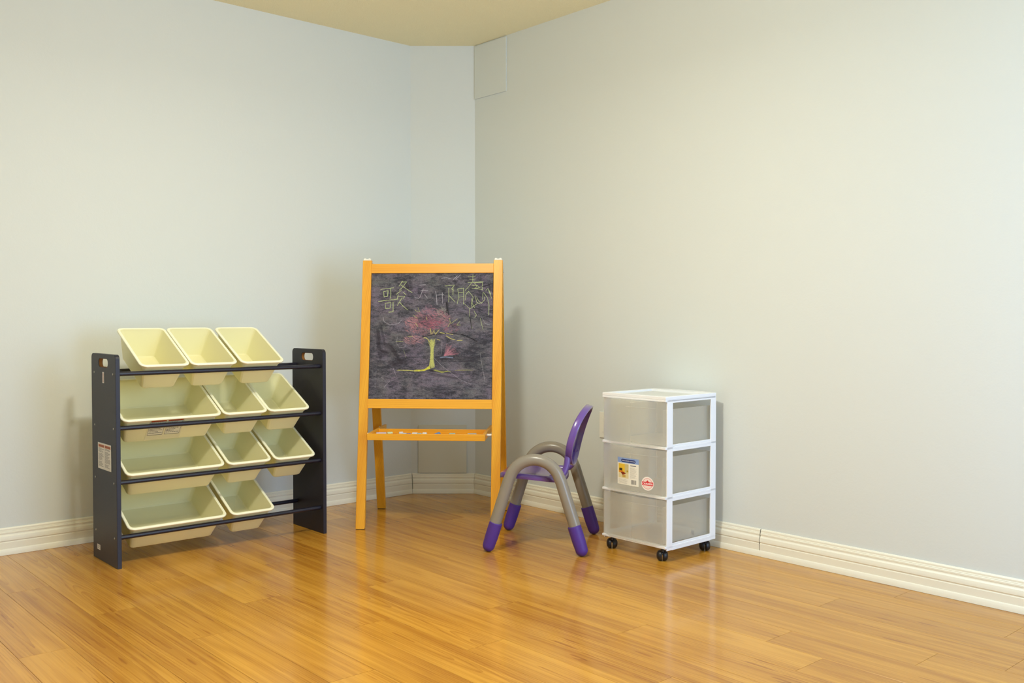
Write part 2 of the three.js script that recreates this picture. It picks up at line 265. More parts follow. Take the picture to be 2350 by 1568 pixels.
// ------------------------------------------------------------------ bin rack
const RACK = { xl: 1.212, xr: 2.089, th: 0.016, z0: -3.812, z1: -3.548, h: 0.79, rods: [0.718, 0.516, 0.314, 0.110], zf: -3.574, zr: -3.778 };
{
  const zc = (RACK.z0 + RACK.z1) / 2, xc = (RACK.xl + RACK.xr) / 2, d = RACK.z1 - RACK.z0;
  const t = thing('bin_rack', 'dark navy rack with two side panels and four tiers of rods', 'rack', [xc, 0, zc]);
  // side panel: outline in (z, y) with rounded top corners and a hand hole
  const s = new THREE.Shape(), r = 0.018, hw = d / 2;
  s.moveTo(-hw, 0); s.lineTo(hw, 0); s.lineTo(hw, RACK.h - r); s.absarc(hw - r, RACK.h - r, r, 0, Math.PI / 2, false); s.lineTo(-hw + r, RACK.h); s.absarc(-hw + r, RACK.h - r, r, Math.PI / 2, Math.PI, false); s.lineTo(-hw, 0);
  const hole = new THREE.Path(), hr = 0.0165, hl = 0.034, hy = 0.756;
  hole.absarc(hl, hy, hr, -Math.PI / 2, Math.PI / 2, false); hole.absarc(-hl, hy, hr, Math.PI / 2, 3 * Math.PI / 2, false); s.holes.push(hole);
  const panelGeo = (x) => { const g = new THREE.ExtrudeGeometry(s, { depth: RACK.th - 0.002, bevelEnabled: true, bevelSize: 0.001, bevelThickness: 0.001, bevelSegments: 1, curveSegments: 8, bevelOffset: -0.001 }); g.rotateY(-Math.PI / 2); g.translate(x, 0, 0); return g; };
  const L = RACK.xl - xc, Rr = RACK.xr - xc;
  const pl = part('side_panel', panelGeo(L + RACK.th - 0.001), M.navy, t), prr = part('side_panel', panelGeo(Rr - 0.001), M.navy, t);
  for (const [p, x] of [[pl, L], [prr, Rr - RACK.th]]) {            // bare board shows inside the hand holes
    const ring = new THREE.Shape(); const o = hr - 0.0002; ring.absarc(hl, hy, o, -Math.PI / 2, Math.PI / 2, false); ring.absarc(-hl, hy, o, Math.PI / 2, 3 * Math.PI / 2, false);
    const inn = new THREE.Path(); const q = hr - 0.0012; inn.absarc(hl, hy, q, -Math.PI / 2, Math.PI / 2, false); inn.absarc(-hl, hy, q, Math.PI / 2, 3 * Math.PI / 2, false); ring.holes.push(inn);
    const g = new THREE.ExtrudeGeometry(ring, { depth: RACK.th - 0.004, bevelEnabled: false, curveSegments: 8 }); g.rotateY(-Math.PI / 2); g.translate(x + RACK.th - 0.002, 0, 0); part('hole_edge', g, M.mdf, p, 'bare brown board edge inside the hand hole');
  }
  for (const y of RACK.rods) for (const z of [RACK.zf, RACK.zr]) {
    part('rod', cyl([L + RACK.th - 0.003, y, z - zc], [Rr - RACK.th + 0.003, y, z - zc], 0.0085, 16), M.rod, t);
    for (const [x, sg, p] of [[L, -1, pl], [Rr, 1, prr]]) part('screw', new THREE.SphereGeometry(0.0042, 10, 6).scale(0.35, 1, 1).translate(x + sg * 0.0006, y, z - zc), M.screw, p);
  }
  // stickers on the outside of the left panel
  const warn = canvasTex(256, 320, (c, w, h) => {
    c.fillStyle = '#e4e2da'; c.fillRect(0, 0, w, h);
    for (const x of [12, 134]) {
      c.fillStyle = '#c8692a'; c.fillRect(x, 20, 110, 34); c.fillStyle = '#2a1c10'; c.font = 'bold 21px sans-serif'; c.fillText('WARNING', x + 6, 45);
      c.fillStyle = '#6e6c68'; const R = rng(x); for (let y = 64; y < 290; y += 11) if (R() > 0.12) c.fillRect(x, y, 55 + 52 * R(), 4.5);
    }
  });
  const stick = (y0, y1, z0, z1, map, label) => { const g = grid(1, 1, (u, v) => [L - 0.0009, lerp(y0, y1, v), lerp(z0, z1, u)]); part('sticker', g, std({ map, roughness: 0.5 }), pl, label); };
  stick(0.353, 0.452, -3.745 - zc, -3.60 - zc, warn, 'white warning sticker with orange headings');
  stick(0.680, 0.722, -3.687 - zc, -3.667 - zc, canvasTex(48, 96, (c) => { c.fillStyle = '#ddd8d2'; c.fillRect(0, 0, 48, 96); c.fillStyle = '#a3483c'; c.fillRect(16, 8, 14, 80); c.fillStyle = '#ddd8d2'; for (let y = 14; y < 88; y += 12) c.fillRect(18, y, 10, 3); }), 'small white sticker with red print');
  stick(0.038, 0.058, -3.765 - zc, -3.73 - zc, canvasTex(64, 48, (c) => { c.fillStyle = '#e6e2da'; c.fillRect(0, 0, 64, 48); c.fillStyle = '#77736c'; for (const y of [10, 20, 32]) c.fillRect(8, y, 46, 4); }), 'small white sticker near the floor');
}

// bins: w wide, 0.298 long, tapering downwards, with a rolled rim
const BIN = { len: 0.298, hb: 0.122, tilt: THREE.MathUtils.degToRad(28) };
function binGeos(w) {
  const { len, hb } = BIN, wt = 0.0022, o = 0.008, taper = 0.024, R = [];
  const ring = (f, y, inset) => rrect(w - 2 * o - 2 * taper * f - 2 * inset, len - 2 * o - 2 * taper * f - 2 * inset, lerp(0.020, 0.014, f) - inset * 0.5, y, 6);
  const F = (y) => 1 - y / hb;
  R.push([[0, 0, 0]], ring(1, 0, 0.007), ring(1, 0.0014, 0.0025), ring(F(0.006), 0.006, 0));
  R.push(ring(F(hb - 0.022), hb - 0.022, 0), ring(F(hb - 0.0205), hb - 0.0205, -0.0022), ring(0, hb - 0.002, -0.0022), ring(0, hb - 0.002, wt), ring(F(0.008), 0.008, wt), ring(1, 0.0036, wt + 0.003), ring(1, 0.0024, wt + 0.010), [[0, 0.0024, 0]]);
  const tub = ringLoft(R.map((r) => r.length > 1 ? r.slice().reverse() : r), 0.5);
  const rimR = 0.0052, rr = []; const n = 8;
  for (let i = 0; i <= n; i++) { const a = i / n * 2 * Math.PI, off = Math.cos(a) * rimR * 1.15 - 0.0045, y = hb - rimR + Math.sin(a) * rimR; rr.push(rrect(w + 2 * off, len + 2 * off, 0.024 + off, y, 6)); }
  return { tub, rim: ringLoft(rr, 1.2) };
}
const smallBin = binGeos(0.191), largeBin = binGeos(0.388);
function bin(big, row, xc, label) {
  const t = thing(big ? 'large_bin' : 'small_bin', label, 'bin', [0, 0, 0], 0, big ? 'large cream bins on the rack' : 'small cream bins on the rack');
  const { len, hb, tilt } = BIN, g = big ? largeBin : smallBin, c = Math.cos(tilt), s = Math.sin(tilt);
  part('tub', g.tub, M.cream, t); part('rim', g.rim, M.rim, t);
  t.rotation.x = tilt;
  const y = RACK.rods[row] + 0.0285, z = -3.555;       // where the front of the rim lies
  t.position.set(xc, y - (hb * c - len / 2 * s), z - (hb * s + len / 2 * c));
  return t;
}
bin(false, 0, 1.4035, 'leftmost small cream plastic bin on the top tier of the rack');
bin(false, 0, 1.600, 'middle small cream plastic bin on the top tier of the rack');
bin(false, 0, 1.806, 'rightmost small cream plastic bin on the top tier of the rack');
const stickerBin = bin(true, 1, 1.433, 'large cream plastic bin with two warning stickers on its front');
bin(false, 1, 1.7295, 'small cream bin on the second tier, right beside the bin with stickers');
bin(false, 1, 1.924, 'small cream bin at the right end of the second tier, by the navy side panel');
bin(true, 2, 1.445, 'large cream plastic bin on the third tier of the rack');
bin(false, 2, 1.7455, 'middle small cream bin on the third tier of the rack');
bin(false, 2, 1.9505, 'rightmost small cream bin on the third tier of the rack');
bin(true, 3, 1.452, 'large cream plastic bin on the lowest tier, nearest the floor');
bin(false, 3, 1.7595, 'only small cream bin on the lowest tier of the rack');
{ // printed film on the front of the second tier's large bin
  const map = canvasTex(512, 420, (c, w, h) => {
    c.fillStyle = '#e6deb0'; c.fillRect(0, 0, w, h);
    for (const x of [22, 272]) {
      c.fillStyle = '#e9e4c6'; c.fillRect(x, 16, 216, 352); c.strokeStyle = '#3c3a34'; c.lineWidth = 4; c.strokeRect(x, 16, 216, 352);
      c.fillStyle = '#c8571c'; c.fillRect(x + 2, 18, 212, 54); c.fillStyle = '#241708'; c.font = 'bold 34px sans-serif'; c.fillText('WARNING', x + 28, 58);
      const R = rng(x + 3); c.fillStyle = '#45433c';
      for (let y = 88; y < 350; y += 17) { let q = x + 12; const end = x + 120 + 86 * R(); while (q < end) { const l = 8 + 22 * R(); c.fillRect(q, y, Math.min(l, x + 204 - q), 6); q += l + 5; } }
    }
  });
  const { len, hb } = BIN, o = 0.008, taper = 0.024, zAt = (y) => len / 2 - o - taper * (1 - y / hb) + (y > hb - 0.0215 ? 0.0022 : 0) + 0.0009;
  const g = grid(1, 6, (u, v) => { const y = [0.006, 0.04, 0.07, 0.09, hb - 0.0225, hb - 0.0205, hb - 0.0125][Math.round(v * 6)]; return [lerp(-0.088, 0.048, u), y, zAt(y)]; });
  part('sticker', g, std({ map, roughness: 0.45 }), stickerBin, 'clear film sticker with two printed warning panels');
}

// ------------------------------------------------------------------ easel
const EASEL = { x: 2.558, z: -3.417, yaw: -0.796, h: 1.183, a: 0.166, b: 0.258, w: 0.296, s: 0.04, t: 0.02 };
{
  const { h, a, b, w, s, t } = EASEL, al = Math.atan(a / h), be = Math.atan(b / h);
  const e = thing('easel', 'wooden A-frame easel with a chalkboard showing a drawn tree', 'easel', [EASEL.x, 0, EASEL.z], EASEL.yaw);
  const zy = (pts, x0, x1) => {                        // polygon in (z, y), given thickness in x
    const sh = new THREE.Shape(pts.map(([z, y]) => new THREE.Vector2(z, y)));
    const g = new THREE.ExtrudeGeometry(sh, { depth: x1 - x0 - 0.003, bevelEnabled: true, bevelSize: 0.0015, bevelThickness: 0.0015, bevelSegments: 1, bevelOffset: -0.0015 });
    g.rotateY(-Math.PI / 2); g.translate(x1 - 0.0015, 0, 0); return g;
  };
  const tf = t / Math.cos(al), tb = t / Math.cos(be);
  let n = 0;
  for (const sx of [-1, 1]) {
    const fp = part('front_post', grainUV(zy([[a, 0.003], [0, h], [-tf, h], [a - tf, 0.003]], sx * w - s / 2, sx * w + s / 2), 1, ++n), M.pine, e);
    part('foot_pad', box(sx * w - s / 2 + 0.002, sx * w + s / 2 - 0.002, 0, 0.003, a - tf + 0.002, a - 0.002), M.dark, fp);
    const cap = part('end_cap', merge([rbox(sx * w - 0.017, sx * w + 0.016, h, h + 0.0065, -tf + 0.001, -0.002, 0.0015), rbox(sx * w - 0.015, sx * w - 0.006, h + 0.006, h + 0.010, -tf + 0.003, -0.004, 0.001), rbox(sx * w + 0.005, sx * w + 0.014, h + 0.006, h + 0.010, -tf + 0.003, -0.004, 0.001)]), M.cap, fp, 'white plastic end cap');
    const rz = (y) => -b * (1 - y / h) - tf - 0.0015;
    const hr = h - 0.012;
    const rp = part('rear_leg', grainUV(zy([[rz(0), 0.003], [rz(hr), hr], [rz(hr) - tb, hr], [rz(0) - tb, 0.003]], sx * (w - 0.001) - s / 2, sx * (w - 0.001) + s / 2), 1, ++n), M.pine, e);
    part('foot_pad', box(sx * w - s / 2 + 0.003, sx * w + s / 2 - 0.003, 0, 0.003, rz(0) - tb + 0.002, rz(0) - 0.002), M.dark, rp);
    part('hinge_bolt', cyl([sx * (w + s / 2 - 0.001), h - 0.05, -0.018], [sx * (w + s / 2 + 0.0025), h - 0.05, -0.018], 0.007, 14), M.screw, e);
  }
  const tilted = (name, x0, x1, y0, y1, d0, d1, mat, ang, zAt, parent = e, seed = 0, axis = 0) => {   // slab between heights y0, y1 in a leaning plane; d0..d1 behind its face
    const ca = Math.cos(ang), L = (y1 - y0) / ca, g = rbox(x0, x1, 0, L, Math.min(-d0, -d1), Math.max(-d0, -d1), Math.min(0.0012, (d1 - d0) / 3)); grainUV(g, axis, seed);
    const m = part(name, g, mat, parent); m.position.set(0, y0, zAt(y0)); m.rotation.x = -ang; return m;
  };
  const fz = (y) => a * (1 - y / h), xi = w - s / 2;
  tilted('top_rail', -xi, xi, 1.126, 1.168, 0.0005, 0.018, M.pine, al, fz, e, 11);
  tilted('bottom_rail', -xi, xi, 0.525, 0.566, 0.0005, 0.018, M.pine, al, fz, e, 12);
  // rear frame
  { const bz = (y) => -b * (1 - y / h) - tf - 0.0015 - tb; const m = (nm, y0, y1, d0, d1, mat, seed) => { const q = tilted(nm, -xi, xi, y0, y1, -d1, -d0, mat, -be, bz, e, seed); return q; };
    m('top_rail', 1.11, 1.15, 0.002, 0.018, M.pine, 13); m('bottom_rail', 0.53, 0.57, 0.002, 0.018, M.pine, 14); m('whiteboard', 0.569, 1.111, 0.008, 0.012, M.whiteboard, 15); }

  // chalk drawing; strokes are noted in a 1568 x 1568 sketch and laid into the board
  const slate = canvasTex(1200, 1234, (c, W, H) => {
    const R = rng(77);
    const P = (x, y) => { const ty = (y - 28) / 1520, xl = 65 - 40 * ty, xr = 1520 - 14 * ty; return [(x - xl) / (xr - xl) * W, ty * H]; };
    c.fillStyle = '#2f2e38'; c.fillRect(0, 0, W, H);
    c.lineCap = 'round'; c.lineJoin = 'round';
    const cols = ['150,140,165', '165,140,160', '140,150,140', '150,150,175', '120,125,110'];
    const wipe = (x, y, ang, l, wd, col, al, bend = 0) => { c.strokeStyle = `rgba(${col},${al})`; c.lineWidth = wd; c.beginPath(); c.moveTo(x, y); c.quadraticCurveTo(x + Math.cos(ang) * l / 2 - Math.sin(ang) * bend, y + Math.sin(ang) * l / 2 + Math.cos(ang) * bend, x + Math.cos(ang) * l, y + Math.sin(ang) * l); c.stroke(); };
    // wiped chalk dust, pixel by pixel, then fine scratches
    const grainOver = (fn) => { const im = c.getImageData(0, 0, W, H), d = im.data; for (let y = 0; y < H; y++) for (let x = 0; x < W; x++) { const i = (y * W + x) * 4; fn(x, y, d, i); } c.putImageData(im, 0, 0); };
    grainOver((x, y, d, i) => {
      const low = y > H * 0.74 ? 1 : 0, sx = x + 30 * vnoise(x / 160, y / 90, 91), sy = y + 26 * vnoise(x / 210, y / 60, 92) + (low ? 0 : 0.12 * x * (vnoise(x / 300, y / 300, 93) - 0.5));
      const st = 0.36 * vnoise(sx / 60, sy / 20, 94) + 0.34 * vnoise(sx / 20, sy / 8, 95) + 0.30 * vnoise(sx / 6, sy / 4, 96), pa = vnoise(x / 170, y / 130, 97) * 0.6 + vnoise(x / 60, y / 50, 98) * 0.4;
      const am = smooth(0.40, 1.08, st + pa * 0.62) * (0.25 + 1.0 * R()) * 0.74, g = vnoise(x / 120, y / 90, 99), w = vnoise(x / 40, y / 16, 90);
      d[i] = lerp(d[i], lerp(172, 150, g) + 14 * w, am); d[i + 1] = lerp(d[i + 1], lerp(156, 158, g), am); d[i + 2] = lerp(d[i + 2], lerp(186, 148, g), am);
    });
    for (let i = 0; i < 5200; i++) wipe(8 + R() * (W - 16), R() * H, (R() - 0.5) * 0.7 + (R() < 0.25 ? 1.2 : 0), 3 + 26 * R(), 0.8 + 1.4 * R(), cols[Math.floor(R() * 5)], 0.10 + 0.25 * R());
    for (let i = 0; i < 60; i++) { const y = H * (0.78 + 0.2 * R()); wipe(R() * W * 0.8, y, (R() - 0.5) * 0.12, 150 + 260 * R(), 2 + 6 * R(), '160,165,175', 0.08 + 0.08 * R(), (R() - 0.5) * 20); }
    for (let i = 0; i < 40; i++) wipe(lerp(40, 95, R()) / 1568 * W, R() * H, 1.57 + 0.05 * R(), 120 + 200 * R(), 4 + 8 * R(), '150,145,165', 0.07);
    // rubbed out dark patches
    for (const [x, y, l, a, wd] of [[150, 700, 260, 1.4, 70], [260, 900, 200, 0.9, 60], [160, 980, 120, 0.3, 70], [500, 170, 90, 1.3, 60], [960, 380, 170, 1.5, 26], [760, 1230, 420, 0.12, 40], [900, 1070, 380, 0.0, 30], [300, 1130, 200, -0.3, 60]]) { const [X, Y] = P(x, y); for (let k = 0; k < 7; k++) wipe(X + (R() - 0.5) * wd, Y + (R() - 0.5) * wd, a + (R() - 0.5) * 0.2, l * (0.5 + 0.5 * R()), wd * (0.2 + 0.35 * R()), '26,25,33', 0.22, (R() - 0.5) * 30); }
    const line = (pts, col, wd, al = 0.85, rough = 1) => {     // one chalk stroke: several thin grainy passes side by side
      const q = pts.map(([x, y]) => P(x, y)), n = Math.max(4, Math.round(wd * 1.1));
      for (let k = 0; k < n; k++) {
        const ox = (R() - 0.5) * wd * 0.9, oy = (R() - 0.5) * wd * 0.9;
        c.strokeStyle = `rgba(${col},${Math.min(1, al * (0.6 + 0.5 * R()))})`; c.lineWidth = Math.min(wd * 0.7, 1.6 + 1.4 * R()); c.setLineDash([4 + 16 * R(), 1 + 4 * R()]);
        c.beginPath(); q.forEach(([x, y], i) => { const X = x + ox + (R() - 0.5) * 1.8 * rough, Y = y + oy + (R() - 0.5) * 1.8 * rough; if (!i) c.moveTo(X, Y); else { const [px, py] = q[i - 1]; c.quadraticCurveTo((px + x) / 2 + ox + (R() - 0.5) * 4, (py + y) / 2 + oy + (R() - 0.5) * 4, X, Y); } }); c.stroke();
      }
      c.setLineDash([]);
    };
    const G = '206,222,150', Wt = '210,206,216', Y = '214,214,110', PK = '205,128,145';
    // writing along the top
    for (const s of [
      [[172, 234], [200, 225], [330, 210]], [[290, 215], [294, 280], [288, 340]], [[208, 255], [214, 320]], [[210, 255], [262, 245], [255, 310]], [[214, 320], [256, 312]],
      [[145, 374], [250, 362], [380, 346]], [[322, 385], [322, 500], [268, 505]], [[226, 398], [232, 462]], [[228, 398], [296, 388], [285, 455]], [[232, 462], [286, 456]],
      [[420, 140], [484, 140], [440, 200], [395, 240]], [[436, 130], [395, 190]], [[415, 175], [470, 215], [550, 268]], [[360, 290], [420, 240]],
      [[385, 295], [370, 350]], [[385, 318], [465, 312], [440, 345]], [[430, 330], [372, 425]], [[405, 388], [440, 430], [500, 480]], [[440, 262], [478, 298]],
    ]) line(s, G, 5, 1);
    for (const s of [[[640, 180], [715, 172]], [[685, 222], [640, 335]], [[580, 330], [630, 340]], [[700, 290], [735, 335]], [[655, 245], [740, 240]], [[835, 255], [850, 420]], [[838, 300], [930, 292]], [[912, 270], [915, 400]], [[905, 96], [960, 90], [1010, 100]], [[1040, 112], [1090, 70]], [[1070, 110], [1128, 55]]]) line(s, Wt, 4.2, 0.75);
    for (const s of [
      [[945, 188], [1058, 178], [1020, 225], [1050, 240]], [[990, 215], [990, 385]], [[990, 300], [1060, 375]], [[1040, 200], [1040, 300]],
      [[1095, 225], [1110, 310], [1090, 400]], [[1100, 225], [1165, 215], [1168, 330], [1165, 410]], [[1105, 270], [1160, 265]], [[1108, 325], [1162, 320]],
      [[1225, 78], [1310, 70]], [[1277, 45], [1275, 140]], [[1235, 112], [1310, 104]], [[1215, 150], [1400, 140]], [[1270, 140], [1225, 200], [1185, 245]], [[1285, 145], [1320, 180], [1350, 200]],
      [[1300, 150], [1390, 148], [1390, 240]], [[1270, 185], [1330, 185], [1300, 225], [1385, 200]], [[1265, 215], [1390, 232]],
      [[1185, 360], [1195, 290], [1225, 255], [1255, 290], [1280, 320], [1268, 400], [1300, 455]], [[1265, 340], [1258, 410], [1270, 455]], [[1300, 310], [1325, 390], [1360, 405]], [[1320, 318], [1345, 370], [1375, 400], [1415, 360], [1412, 320]], [[1400, 265], [1390, 350]], [[1405, 270], [1450, 335], [1468, 420], [1465, 540]], [[1430, 245], [1455, 220], [1490, 290]], [[1465, 250], [1500, 340]],
      [[1165, 395], [1240, 460], [1240, 560], [1270, 700]], [[1240, 465], [1330, 400]], [[1290, 490], [1320, 540], [1300, 570]], [[1365, 580], [1400, 720]],
    ]) line(s, G, 4.4, 0.8);
    for (const s of [[[1240, 560], [1262, 700]], [[565, 870], [680, 800], [830, 770], [1000, 758], [1150, 770], [1260, 820], [1330, 860]], [[1390, 200], [1480, 175]], [[1140, 770], [1290, 830]], [[960, 390], [990, 540]]]) line(s, '20,19,26', 8, 0.8, 0.4);
    line([[200, 560], [215, 620], [270, 652], [330, 655], [390, 640], [425, 600]], Wt, 5, 0.4); line([[375, 800], [360, 880], [400, 930], [450, 935], [480, 905]], Wt, 4, 0.35); line([[450, 960], [480, 1050]], G, 4, 0.4);
    for (const s of [[[1365, 1000], [1400, 1200], [1425, 1340]], [[805, 1040], [900, 1140], [1130, 1310], [1250, 1360]], [[910, 860], [905, 1010]], [[180, 1285], [230, 1330]], [[320, 1170], [355, 1255]], [[280, 1330], [210, 1410]], [[1380, 560], [1420, 640], [1480, 660]]]) line(s, Wt, 2.6, 0.42);
    // the tree
    const puff = (x, y, rx, ry, n, col, al, ang) => { for (let i = 0; i < n; i++) { const a = R() * 6.283, q = Math.sqrt(R()), [X, Yy] = P(x + Math.cos(a) * q * rx, y + Math.sin(a) * q * ry); wipe(X, Yy, ang + (R() - 0.5) * 1.1, 8 + 30 * R(), 2 + 5 * R(), col, Math.min(1, 1.6 * al) * (0.4 + 0.6 * R()), (R() - 0.5) * 8); } };
    puff(775, 585, 225, 130, 620, '205,132,146', 0.26, 0.3); puff(770, 560, 190, 90, 160, '190,100,120', 0.2, 0.6); puff(760, 650, 150, 60, 160, '172,84,106', 0.28, 0.1); puff(540, 620, 85, 60, 140, '214,140,146', 0.28, 0.6); puff(560, 690, 110, 70, 130, '206,130,138', 0.26, 0.7);
    puff(560, 835, 130, 55, 170, '214,146,150', 0.28, 0.35); puff(1010, 700, 90, 60, 80, '178,104,120', 0.22, -0.5); puff(740, 460, 60, 60, 60, '170,120,140', 0.2, 1.3); puff(900, 480, 60, 50, 70, '180,175,160', 0.22, 1); puff(700, 740, 90, 45, 70, '190,110,118', 0.22, 0.4);
    for (let i = 0; i < 46; i++) { const a = lerp(-1.25, 0.05, R()); line([[930 + 30 * R(), 1030 - 20 * R()], [940 + Math.cos(a) * 200 * (0.4 + 0.6 * R()), 1010 + Math.sin(a) * 150 * (0.4 + 0.6 * R())]], PK, 4, 0.3); }
    line([[890, 1048], [950, 1040], [1040, 1050]], '150,175,215', 8, 0.65);
    for (const s of [[[585, 478], [610, 500], [640, 500]], [[620, 450], [640, 495]], [[560, 540], [610, 580]], [[500, 795], [555, 800]], [[360, 855], [440, 860]], [[1020, 640], [1095, 585]], [[1090, 655], [1120, 620]], [[1085, 660], [1130, 660]], [[1000, 580], [1010, 640]], [[720, 560], [730, 600]], [[595, 640], [620, 680]], [[980, 680], [1000, 640]]]) line(s, '200,205,120', 5, 0.7);
    for (const s of [[[700, 810], [740, 830], [765, 870]], [[690, 815], [725, 812]], [[770, 700], [780, 770]], [[795, 760], [815, 720]], [[835, 765], [875, 715]], [[820, 740], [830, 770]], [[885, 750], [940, 760]], [[960, 760], [1040, 775]], [[1090, 845], [1150, 842]], [[960, 790], [1010, 820], [1060, 835]], [[850, 830], [885, 840]]]) line(s, '216,206,112', 8, 0.75);
    for (let i = 0; i < 46; i++) { const k = R(), x = lerp(762, 816, k); line([[x + (R() - 0.5) * 16 + (R() < 0.3 ? (k - 0.5) * 60 : 0), 820 + 60 * R()], [lerp(775, 808, k), 940 + 30 * R()], [lerp(768, 806, k) + (R() - 0.5) * 8, 1040 + 50 * R()], [lerp(752, 822, k), 1140 + 40 * R()]], R() < 0.5 ? Y : '196,200,120', 5, 0.34); }
    for (let i = 0; i < 40; i++) line([[lerp(575, 640, R()), 1205 + 14 * (R() - 0.5)], [690 + 20 * R(), 1188 + 16 * R()], [750 + 20 * R(), 1150 + 30 * R()]], '224,220,72', 6, 0.36);
    for (let i = 0; i < 10; i++) line([[365 + 40 * R(), 1196 + 8 * R()], [480, 1198 + 8 * R()], [590, 1204 + 6 * R()]], '208,206,110', 4, 0.4);
    for (let i = 0; i < 14; i++) line([[800 + 40 * R(), 1185 + 25 * R()], [900 + 40 * R(), 1215 + 16 * R()], [960 + 60 * R(), 1205 + 10 * R()]], '170,172,80', 5, 0.25);
    for (let i = 0; i < 8; i++) line([[1060 + 40 * R(), 1194 + 8 * R()], [1180 + 100 * R(), 1192 + 6 * R()]], '160,160,90', 4, 0.25);
    grainOver((x, y, d, i) => { const k = clamp(0.46 * Math.pow(R(), 1.5) + 0.30 * (vnoise(x / 3, y / 3, 88) - 0.5) + 0.16 * (vnoise(x / 14, y / 9, 89) - 0.5)); d[i] = lerp(d[i], 44, k); d[i + 1] = lerp(d[i + 1], 43, k); d[i + 2] = lerp(d[i + 2], 50, k); });
    for (let i = 0; i < 900; i++) { c.fillStyle = `rgba(${cols[Math.floor(R() * 5)]},${0.25 + 0.3 * R()})`; c.fillRect(R() * W, R() * H, 1.5 + R(), 1.5 + R()); }
  });
  M.slate = std({ map: slate, roughness: 0.85 });
  const ca = Math.cos(al), y0 = 0.563, L = (1.129 - y0) / ca;
  const panel = part('board_panel', rbox(-xi + 0.0008, xi - 0.0008, 0, L, -0.011, -0.0066, 0.0008), std({ color: '#24232b', roughness: 0.85 }), e); panel.position.set(0, y0, fz(y0)); panel.rotation.x = -al;
  const face = part('chalkboard', grid(1, 1, (u, v) => [lerp(-xi + 0.001, xi - 0.001, u), lerp(0.001, L - 0.001, v), -0.006]), M.slate, e, 'dark chalkboard with a pink and yellow chalk tree and writing'); face.position.copy(panel.position); face.rotation.x = -al;

  // tray between the posts; its side arms brace the rear legs
  const ty = 0.397, th = 0.028, tx = 0.2555, zF = 0.200, zB = 0.020, zR = -0.162;
  const tray = new THREE.Group(); tray.name = 'tray'; e.add(tray);
  part('tray_front', grainUV(rbox(-tx, tx, ty, ty + th, zF - 0.012, zF, 0.0015), 0, 21), M.pine, tray);
  part('tray_back', grainUV(rbox(-tx + 0.012, tx - 0.012, ty, ty + th, zB - 0.012, zB, 0.0015), 0, 22), M.pine, tray);
  for (const sx of [-1, 1]) {
    part('tray_arm', grainUV(rbox(sx > 0 ? tx - 0.012 : -tx, sx > 0 ? tx : -tx + 0.012, ty, ty + th, zR, zF - 0.0122, 0.0015), 2, 23 + sx), M.pine, tray);
    part('pivot_peg', cyl([sx * (tx - 0.002), ty + 0.014, 0.098], [sx * (xi + 0.002), ty + 0.014, 0.098], 0.0055, 12), M.cap, tray, 'white pivot peg');
    part('pivot_peg', cyl([sx * (tx - 0.002), ty + 0.014, -0.154], [sx * (xi + 0.002), ty + 0.014, -0.154], 0.0055, 12), M.cap, tray, 'white pivot peg');
  }
  part('tray_bottom', grainUV(box(-tx + 0.0122, tx - 0.0122, ty + 0.002, ty + 0.006, zB + 0.0002, zF - 0.0122), 0, 26), M.pine, tray);

  // chalk sticks lying in the tray
  const c = Math.cos(EASEL.yaw), s2 = Math.sin(EASEL.yaw), yT = ty + 0.006;
  const W = (x, z) => [EASEL.x + c * x + s2 * z, EASEL.z - s2 * x + c * z];
  const chalk = (x0, x1, z, turn, r, color, label) => {
    const len = Math.max(0.016, x1 - x0) / Math.max(0.35, Math.cos(turn)), [wx, wz] = W((x0 + x1) / 2, z);
    const prof = [[0, -len / 2], [r * 0.8, -len / 2], [r, -len / 2 + 0.001], [r * 0.97, len / 2 - 0.0015], [r * 0.75, len / 2], [0, len / 2]].map(([a, b2]) => new THREE.Vector2(a, b2));
    const g = new THREE.LatheGeometry(prof, 14); g.rotateZ(Math.PI / 2);
    const m = shade(new THREE.Mesh(g, std({ color, roughness: 0.95 }))); m.name = numbered('chalk_stick'); m.position.set(wx, yT + r, wz); m.rotation.y = EASEL.yaw + turn; m.userData = { label, category: 'chalk', group: 'chalk sticks in the easel tray' }; scene.add(m);
  };
  chalk(-0.235, -0.191, 0.105, 0.1, 0.0085, '#c9c2dd', 'long lavender chalk stick at the left end of the easel tray');
  chalk(-0.189, -0.168, 0.085, 0.5, 0.0085, '#cfd9b4', 'pale green chalk stick lying next to the red chalk');
  chalk(-0.166, -0.138, 0.125, 0.05, 0.0075, '#b8401f', 'red chalk stick in the easel tray');
  chalk(-0.139, -0.122, 0.075, 0.3, 0.0085, '#d8d4dc', 'short white chalk stub just right of the red chalk');
  chalk(-0.120, -0.098, 0.115, -0.2, 0.0085, '#bccbe2', 'pale blue chalk stick left of the deep blue one');
  chalk(-0.096, -0.078, 0.12, 0.25, 0.008, '#5470b8', 'deep blue chalk stub among the pale sticks');
  chalk(-0.076, -0.052, 0.1, -0.1, 0.0085, '#dcdde4', 'white chalk stick just right of the deep blue stub');
  chalk(-0.050, -0.032, 0.115, 0.15, 0.0085, '#a9c0bf', 'pale teal chalk stick between two white ones');
  chalk(-0.031, -0.012, 0.095, -0.15, 0.0085, '#dfe2e6', 'white chalk stick at the right end of the crowded row');
  chalk(0.000, 0.016, 0.12, 0.1, 0.0065, '#ecdfc4', 'small cream chalk stub alone near the tray middle');
  chalk(0.027, 0.043, 0.10, 1.35, 0.0085, '#6f92c4', 'blue chalk stick lying end-on right of the tray middle');
  chalk(0.089, 0.116, 0.105, 0.0, 0.0085, '#a9b3a2', 'grey green chalk stick in the right half of the tray');
  chalk(0.170, 0.209, 0.105, 0.05, 0.0085, '#b0a89a', 'grey beige chalk stick nearest the right end of the tray');
}

